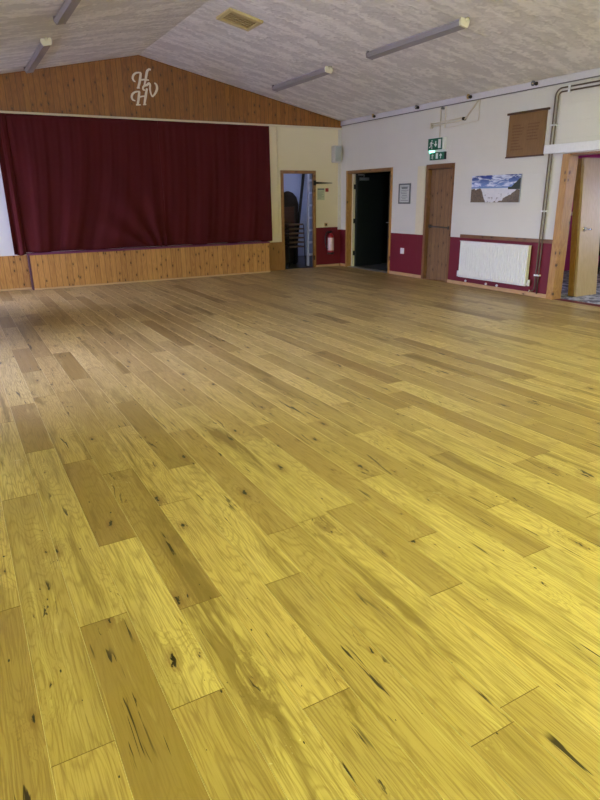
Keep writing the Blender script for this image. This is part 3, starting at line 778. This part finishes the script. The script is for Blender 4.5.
bm = BM(); man(bm, -3.02, 2.125, .10, .0545, -1); obj('running_figure', bm, M['sign_white'], e2)
bm = BM(); arrow(bm, -3.235, 2.175, .085, .0545, PI / 2); obj('arrow', bm, M['sign_white'], e2)
obj('doorway_symbol', bx(-.0555, -.0545, -3.165, -3.11, 2.13, 2.22), M['sign_white'], e2)
bm = BM(); tube(bm, [(-.052, -2.975, 2.252), (-.075, -2.975, 2.252)], .022, 12); box(bm, -.052, -.001, -3.01, -2.94, 2.24, 2.27); obj('indicator', bm, M['led'], e2)

for q in (es, e2): q.location.y -= .05
# cable conduits down to the sign, and the folded bracket
for y, lab in ((-3.18, 'cream vertical conduit, nearer the corner, above the exit signs'), (-3.30, 'cream vertical conduit, nearer the brown board, above the exit signs')):
    bm = BM(); tube(bm, [(-.012, y, 2.475 if y == -3.18 else 2.62), (-.012, y, 2.961)], .011, 8)
    tag(obj('cable_conduit', bm, M['conduit'], None, 0, False, (-.012, y, 2.7)), lab, 'conduit', 'conduits above the exit signs')
wb = thing('folding_wall_bracket', (-.03, -3.5, 2.75), 'cream folding metal bracket on the wall below the cornice', 'bracket')
bm = BM(); tube(bm, [(-.04, -2.96, 2.705), (-.04, -3.76, 2.735)], .011, 8); tube(bm, [(-.04, -2.96, 2.665), (-.04, -3.76, 2.70)], .011, 8); obj('arm', bm, M['conduit'], wb)
bm = BM(); tube(bm, [(-.04, -3.80, 2.70), (-.04, -4.08, 2.945)], .012, 8); obj('brace', bm, M['conduit'], wb)
bm = BM(); tube(bm, [(-.012, -4.09, 2.655), (-.012, -4.09, 2.958)], .008, 8); tube(bm, [(-.012, -4.09, 2.655), (-.012, -3.35, 2.612)], .004, 6); obj('wire', bm, M['conduit'], wb)
bm = BM(); tube(bm, [(-.001, -3.775, 2.715), (-.055, -3.775, 2.715)], .026, 12); obj('pivot', bm, M['iron'], wb)
bm = BM(); tube(bm, [(-.001, -3.24, 2.935), (-.05, -3.24, 2.935)], .02, 10); obj('hook', bm, M['grey_frame'], wb)
bm = BM(); box(bm, -.05, -.001, -2.985, -2.95, 2.64, 2.73); obj('mount', bm, M['conduit'], wb)

# socket between the doors
so = thing('wall_socket', (-.01, -2.27, .48), 'white socket on the burgundy dado below the framed notice', 'socket')
obj('plate', bx(-.012, -.001, -2.325, -2.215, .425, .535), M['white_gloss'], so, .004)
obj('rocker', bx(-.018, -.0125, -2.29, -2.25, .485, .515), M['white_gloss'], so)

# beach picture
pc = thing('beach_picture', (-.015, -4.575, 1.6), 'unframed beach photograph print above the radiator', 'picture')
obj('canvas', bx(-.025, -.001, -5.085, -4.06, 1.395, 1.81), M['canvas_edge'], pc)
obj('print', bx(-.0275, -.0252, -5.085, -4.06, 1.395, 1.81), M['picture'], pc)

# brown lettered board
hb = thing('honours_board', (-.02, -5.05, 2.36), 'brown wooden lettered board high on the wall right of the bracket', 'board')
obj('panel', bx(-.022, -.001, -5.39, -4.70, 2.066, 2.655), M['honours'], hb)
obj('top_rail', bx(-.04, -.001, -5.425, -4.665, 2.655, 2.685), M['honours_edge'], hb, .004)
obj('bottom_rail', bx(-.028, -.001, -5.40, -4.69, 2.045, 2.066), M['honours_edge'], hb)
rnd = random.Random(4)
for k in range(9):
    for y0 in (-4.78, -5.07):
        y = y0; end = y0 - rnd.uniform(.14, .24)
        if y0 < -5 and k > 5: continue
        bm = BM(); box(bm, -.0226, -.0222, end, y0, 2.497 - k * .042, 2.501 - k * .042)
        while y > end:
            w = rnd.uniform(.012, .03); box(bm, -.0232, -.0222, max(end, y - w), y, 2.49 - k * .042, 2.508 - k * .042); y -= w + .008
        obj('lettering_line', bm, M['honours_ink'], hb)
hb.location.y -= .045

# radiator
rd = thing('radiator', (-.07, -4.7, .14), 'white ribbed panel radiator below the beach picture', 'radiator')
bm = BM(); RY0, RY1 = -5.43, -3.955
n = 30; pts = []
for i in range(n + 1):
    y = RY1 + (RY0 - RY1) * i / n
    if i < n:
        w = (RY0 - RY1) / n
        pts += [(y, -.086), (y + w * .28, -.086), (y + w * .45, -.106), (y + w * .85, -.106)]
pts.append((RY0, -.092))
def rib(z, x=None): return [bm.verts.new((p[1] if x is None else x, p[0], z)) for p in pts]
a, b = rib(.185), rib(.725); c, d = rib(.15, -.088), rib(.758, -.088)
for lo, hi in ((a, b), (c, a), (b, d)):
    for i in range(len(pts) - 1): bm.faces.new((lo[i], lo[i + 1], hi[i + 1], hi[i]))
box(bm, -.085, -.076, RY0, RY1, .15, .758)
obj('panel', bm, M['rad'], rd)
obj('side_cover', bx(-.074, -.030, RY0 + .005, RY0 + .012, .16, .765), M['rad'], rd)
obj('side_cover', bx(-.074, -.030, RY1 - .012, RY1 - .005, .16, .765), M['rad'], rd)
bm = BM()
box(bm, -.102, -.028, RY0, RY1, .760, .768)
obj('top_grille', bm, M['rad'], rd)
obj('rear_panel', bx(-.045, -.030, RY0 + .012, RY1 - .012, .16, .755), M['rad'], rd)
for y in (-5.1, -4.28): obj('wall_bracket', bx(-.030, -.001, y - .03, y + .03, .2, .7), M['rad'], rd)
for y, s in ((RY0 - .035, -1), (RY1 + .035, 1)):
    bm = BM(); tube(bm, [(-.06, y - s * .04, .19), (-.06, y, .19)], .013, 10); tube(bm, [(-.06, y, .155), (-.06, y, .25)], .021, 12); obj('valve', bm, M['white_gloss'], rd)
for y in (-4.08, -4.56, -4.80): 
    bm = BM(); tube(bm, [(-.017, y, .085), (-.034, y, .085)], .02, 10); tube(bm, [(-.001, y, .085), (-.018, y, .085)], .008, 8)
    tag(obj('pipe_clip', bm, M['white_gloss'], None, 0, False, (-.02, y, .085)), 'small white pipe clip below the radiator', 'pipe clip', 'pipe clips below the radiator')

# heating pipes: down the wall from the ceiling, behind the white lintel box, to the radiator
for k, (yv, zt, lab) in enumerate(((-5.560, 2.905, 'upper and left of two tarnished heating pipes, beside the pine casing'), (-5.612, 2.855, 'lower and right of two tarnished heating pipes, beside the pine casing'))):
    R = .10 - k * .045
    p = [(-.030, -8.9, zt), (-.030, yv - R, zt)] + arc((-.030, yv - R, zt - R), R, PI / 2, 0, (0, 1, 0), (0, 0, 1), 8)[1:]
    p += [(-.030, yv, 2.20)] + [(-.030, yv, 2.06), (-.030, yv - .0, 1.98)] + [(-.030, yv, .30)]
    if k == 0: p += [(-.030, yv, .12), (-.030, yv + .03, .085), (-.030, yv + .07, .08)]
    else: p += [(-.030, yv, .05)]
    hp = thing('heating_pipe', (-.03, yv, .05), lab, 'pipe', 'heating pipes on the right wall')
    bm = BM(); tube(bm, [q if not (2.03 < q[2] < 2.19) else (-.030, q[1], q[2]) for q in p], .0105, 10); obj('pipe', bm, M['copper'], hp)
    for z in (2.44, 1.27, .33): obj('clip', bx(-.046, -.001, yv - .022, yv + .022, z - .011, z + .011), M['white_gloss'], hp)
    obj('clip', bx(-.046, -.001, -5.80, -5.765, zt - .02, zt + .02), M['white_gloss'], hp)
    if k == 0:
        bm = BM(); tube(bm, [(-.030, yv + .06, .08), (-.062, yv + .075, .085)], .02, 12); obj('drain_cock', bm, M['chrome'], hp)

# ------------------------------------------------------------------ store room behind the far doorway
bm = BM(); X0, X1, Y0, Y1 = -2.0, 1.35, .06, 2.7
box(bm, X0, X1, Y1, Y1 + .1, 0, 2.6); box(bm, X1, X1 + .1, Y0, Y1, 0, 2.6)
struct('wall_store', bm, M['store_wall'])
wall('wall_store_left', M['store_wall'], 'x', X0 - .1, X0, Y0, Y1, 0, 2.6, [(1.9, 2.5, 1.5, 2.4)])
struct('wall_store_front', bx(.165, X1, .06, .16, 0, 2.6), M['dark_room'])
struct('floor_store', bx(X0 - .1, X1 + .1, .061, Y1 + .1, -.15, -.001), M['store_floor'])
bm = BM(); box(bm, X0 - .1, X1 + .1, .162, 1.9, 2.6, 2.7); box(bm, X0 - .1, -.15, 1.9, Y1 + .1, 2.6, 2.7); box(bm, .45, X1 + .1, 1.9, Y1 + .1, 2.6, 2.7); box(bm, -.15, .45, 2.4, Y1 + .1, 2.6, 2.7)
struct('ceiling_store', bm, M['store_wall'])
r = root('window_8', (.15, 2.15, 2.65)); obj('pane', bx(-.15, .45, 1.9, 2.4, 2.66, 2.665), M['glass'], r)  # rooflight added to brighten the store's back wall
portal((.15, 2.15, 2.72), (0, 0, 0), .6, .5)
r = root('window_4', (X0 - .05, 2.2, 1.5))  # side window added to light the store walls
bm = BM()
for yy in (1.9, 2.46): box(bm, X0 - .08, X0 - .02, yy, yy + .04, 1.5, 2.4)
for zz in (1.5, 2.36): box(bm, X0 - .08, X0 - .02, 1.9, 2.5, zz, zz + .04)
obj('window_frame', bm, M['white_gloss'], r); obj('pane', bx(X0 - .055, X0 - .05, 1.92, 2.48, 1.52, 2.38), M['glass'], r)
portal((X0 - .11, 2.2, 1.95), (0, -PI / 2, 0), .9, .6)

# stacked chairs
def chair(name, x, y, z, label, group):
    r = thing(name, (x, y, z), label, 'chair', group)
    bm = BM(); box(bm, x - .19, x + .19, y - .19, y + .19, z + .43, z + .455); obj('seat', bm, M['chair_seat'], r, .01)
    bm = BM(); box(bm, x - .19, x + .19, y - .20, y - .19, z + .425, z + .46); obj('seat_edge', bm, M['chair_edge'], r, .004)
    bm = BM(); box(bm, x - .18, x + .18, y + .215, y + .235, z + .60, z + .82); obj('backrest', bm, M['chair_seat'], r, .01)
    for sx in (-1, 1):
        bm = BM(); tube(bm, [(x + sx * .205, y - .21, z), (x + sx * .205, y - .18, z + .43)], .011, 8); obj('leg', bm, M['chair_frame'], r)
        bm = BM(); tube(bm, [(x + sx * .205, y + .24, z), (x + sx * .205, y + .20, z + .43), (x + sx * .195, y + .245, z + .84)], .011, 8); obj('leg', bm, M['chair_frame'], r)
    return r
labs = ['maroon stacking chair at the bottom of the stack in the store doorway', 'stacking chair second from the bottom of the stack in the store', 'stacking chair third from the bottom of the stack in the store',
        'stacking chair fourth from the bottom of the stack in the store', 'stacking chair second from the top of the stack in the store', 'stacking chair at the top of the stack in the store']
ch0 = chair('stacking_chair', -.90, .62, 0, labs[0], 'stacked chairs in the store')
for k in range(1, 6):
    c = ch0.copy(); COL.objects.link(c); c.location = (-.90, .62 + k * .006, k * .098); c['label'] = labs[k]
    for q in ch0.children:
        d = q.copy(); COL.objects.link(d); d.parent = c
# something tall under a dark cover behind the stack
bm = BM(); rings = []
prof = [(0, .30, .22), (.5, .30, .22), (1.0, .29, .21), (1.35, .27, .19), (1.52, .22, .15), (1.62, .13, .10), (1.66, .03, .03)]
for z, a, b in prof:
    rings.append([bm.verts.new((-.66 + a * (1 + .06 * math.sin(k * 5 + z * 2)) * math.cos(2 * PI * k / 28) + (.05 if z > 1.3 else 0), 1.38 + b * (1 + .06 * math.sin(k * 5 + z * 2)) * math.sin(2 * PI * k / 28), z)) for k in range(28)])
for a, b in zip(rings, rings[1:]):
    for k in range(28): bm.faces.new((a[k], a[(k + 1) % 28], b[(k + 1) % 28], b[k])).smooth = True
bm.faces.new(rings[-1]); bm.faces.new(rings[0][::-1])
tag(obj('covered_trolley', bm, M['cloth_dark'], None, 0, False, (-.66, 1.38, 0)), 'tall rounded shape under a dark cover behind the stacked chairs', 'covered trolley')
# step ladder
ld = thing('step_ladder', (-.42, .5, 0), 'aluminium ladder leaning inside the store doorway, right of the chairs', 'ladder')
def rail(x0, x1):
    bm = BM(); obox(bm, ((x0 + x1) / 2, .61, 1.175), Vector((.016, 0, 0)), Vector((0, .035, 0)), Vector(((x1 - x0) / 2, .19, 1.172))); return bm
for x0, x1 in ((-.62, -.37), (-.28, -.12)): obj('stile', rail(x0, x1), M['ladder'], ld)
for k in range(8):
    t = (k + .9) / 8.6; a = -.62 + .25 * t; b = -.28 + .16 * t; y = .42 + .38 * t; z = 2.35 * t
    bm = BM(); box(bm, a + .012, b - .012, y - .06, y + .04, z - .022, z + .022); obj('tread', bm, M['ladder'], ld)
bm = BM(); tube(bm, [(-.66, 1.0, .0), (-.42, .86, 2.33)], .034, 8); obj('rear_stile', bm, M['iron'], ld)
# slim dark post with a white cap at the left of the stack
po = thing('stand_post', (-1.17, .80, 0), 'slim dark post with a white cap left of the stacked chairs in the store', 'stand')
bm = BM(); lathe(bm, (-1.17, .80, 0), [(.045, 0), (.045, .02), (.02, .035), (.02, 1.50)], 16); obj('post', bm, M['black'], po)
bm = BM(); lathe(bm, (-1.17, .80, 0), [(.028, 1.50), (.034, 1.53), (.034, 1.66), (.026, 1.70), (.01, 1.715)], 16); obj('cap', bm, M['white_gloss'], po)

# ------------------------------------------------------------------ dark corridor behind the double door
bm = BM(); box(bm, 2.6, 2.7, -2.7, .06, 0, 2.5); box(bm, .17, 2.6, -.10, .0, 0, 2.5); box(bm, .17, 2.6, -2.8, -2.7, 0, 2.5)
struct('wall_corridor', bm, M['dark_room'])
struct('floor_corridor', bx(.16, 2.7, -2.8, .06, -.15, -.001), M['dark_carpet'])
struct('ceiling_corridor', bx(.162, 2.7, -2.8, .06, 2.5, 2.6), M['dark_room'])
# space behind the boarded door
# ------------------------------------------------------------------ room beyond the wide opening
struct('wall_lounge', bx(.17, 4.9, -3.6, -3.5, 0, 2.6), M['pink_wall'])
struct('wall_lounge_back', bx(.17, 4.9, -9.3, -9.2, 0, 2.6), M['wall_plain_lounge'])
wall('wall_lounge_end', M['wall_plain_lounge'], 'x', 4.9, 5.0, -9.3, -3.5, 0, 2.6, [(-8.6, -6.6, .9, 2.2)])
struct('floor_lounge', bx(.16, 5.0, -9.3, -3.5, -.15, -.001), M['carpet'])
struct('ceiling_lounge', bx(.162, 5.0, -9.3, -3.5, 2.6, 2.7), M['cornice'])
r = root('window_5', (4.95, -7.6, .9)); bm = BM()  # window added to bring light into this room
for yy in (-8.6, -7.62, -6.64): box(bm, 4.92, 4.98, yy, yy + .04, .9, 2.2)
for zz in (.9, 2.16): box(bm, 4.92, 4.98, -8.6, -6.6, zz, zz + .04)
obj('window_frame', bm, M['white_gloss'], r); obj('pane', bx(4.945, 4.95, -8.57, -6.63, .93, 2.17), M['glass'], r)
portal((5.05, -7.6, 1.55), (0, PI / 2, 0), 1.3, 2.0)
struct('trim_13', bx(.2, 4.89, -3.635, -3.601, 1.10, 1.17), M['pink_light'])
# the pale door standing ajar in the opening, out of plumb, and the pine leaf behind it
def leaning(name, x0, x1, y, th, hgt, m):
    bm = BM(); k = .085
    prism(bm, [(x0, y, .004), (x0, y + th, .004), (x0, y + th + k * hgt, hgt), (x0, y + k * hgt, hgt)], (x1 - x0, 0, 0))
    o = obj(name, bm, m, None, .003, False, (x0, y, 0)); o['kind'] = 'structure'; return o
dl = leaning('door_5', .475, .955, -5.945, .044, 2.01, M['beech'])
bm = BM(); zz = 1.0; yy = -5.945 + .085 * zz
tube(bm, [(.57, yy, zz), (.57, yy - .012, zz)], .032, 14); tube(bm, [(.57, yy - .012, zz), (.57, yy - .05, zz), (.66, yy - .055, zz)], .011, 8)
obj('door_handle', bm, M['chrome'], dl)
leaning('door_6', .458, .94, -5.893, .085, 2.0, M['frame_x'])
# dark upholstered chairs in the room beyond
def lounge_chair(x, y, label):
    r = thing('lounge_chair', (x, y, 0), label, 'chair', 'dark chairs in the room beyond')
    bm = BM(); box(bm, x - .24, x + .24, y - .24, y + .24, .40, .48); obj('seat', bm, M['cloth_dark'], r, .02)
    bm = BM(); box(bm, x - .24, x + .24, y + .2, y + .26, .48, .95); obj('backrest', bm, M['cloth_dark'], r, .02)
    for sx in (-1, 1):
        for sy in (-1, 1):
            bm = BM(); tube(bm, [(x + sx * .21, y + sy * .21, 0), (x + sx * .21, y + sy * .21, .41)], .016, 8); obj('leg', bm, M['chair_frame'], r)
lounge_chair(3.05, -4.55, 'dark upholstered chair glimpsed past the pale door')

# ------------------------------------------------------------------ world and camera
w = bpy.data.worlds.new('sky'); S.world = w; w.use_nodes = True
nt = w.node_tree; bg = nt.nodes['Background']
sky = nt.nodes.new('ShaderNodeTexSky'); sky.sky_type = 'PREETHAM' if False else 'HOSEK_WILKIE'
sky.sun_direction = (-.5, .4, .75); sky.turbidity = 6; sky.ground_albedo = .3
mixn = nt.nodes.new('ShaderNodeMix'); mixn.data_type = 'RGBA'; mixn.inputs[0].default_value = .75
tcw = nt.nodes.new('ShaderNodeTexCoord'); sx = nt.nodes.new('ShaderNodeSeparateXYZ'); nt.links.new(tcw.outputs['Generated'], sx.inputs[0])
mr = nt.nodes.new('ShaderNodeMapRange'); nt.links.new(sx.outputs[1], mr.inputs[0]); mr.inputs[1].default_value = -.75; mr.inputs[2].default_value = .1
m2 = nt.nodes.new('ShaderNodeMix'); m2.data_type = 'RGBA'; nt.links.new(mr.outputs[0], m2.inputs[0])
m2.inputs[6].default_value = (1.05, .95, .80, 1); m2.inputs[7].default_value = (3.9, 4.2, 7.2, 1)
nt.links.new(sky.outputs[0], mixn.inputs[6]); nt.links.new(m2.outputs[2], mixn.inputs[7])
nt.links.new(mixn.outputs[2], bg.inputs[0]); bg.inputs[1].default_value = 3.9

cam = bpy.data.cameras.new('camera'); co = bpy.data.objects.new('camera', cam); COL.objects.link(co)
r_, u_, f_, c_ = (Vector((.87124631, -.49068302, -.01265064)), Vector((.16761854, .2731984, .94724161)), Vector((.46133924, .82740124, -.32027067)), Vector((-7.75614096, -11.91406631, 1.5)))
co.matrix_world = Matrix(((r_.x, u_.x, -f_.x, c_.x), (r_.y, u_.y, -f_.y, c_.y), (r_.z, u_.z, -f_.z, c_.z), (0, 0, 0, 1)))
cam.sensor_fit = 'VERTICAL'; cam.sensor_height = 36; cam.lens = 597.091 / 800 * 36; cam.clip_start = .05; cam.clip_end = 200
S.camera = co
S.cycles.max_bounces = 10; S.cycles.diffuse_bounces = 6
S.view_settings.view_transform = 'Standard'; S.view_settings.look = 'None'; S.view_settings.gamma = 1
S.view_settings.use_curve_mapping = False
S.view_settings.exposure = 0.52
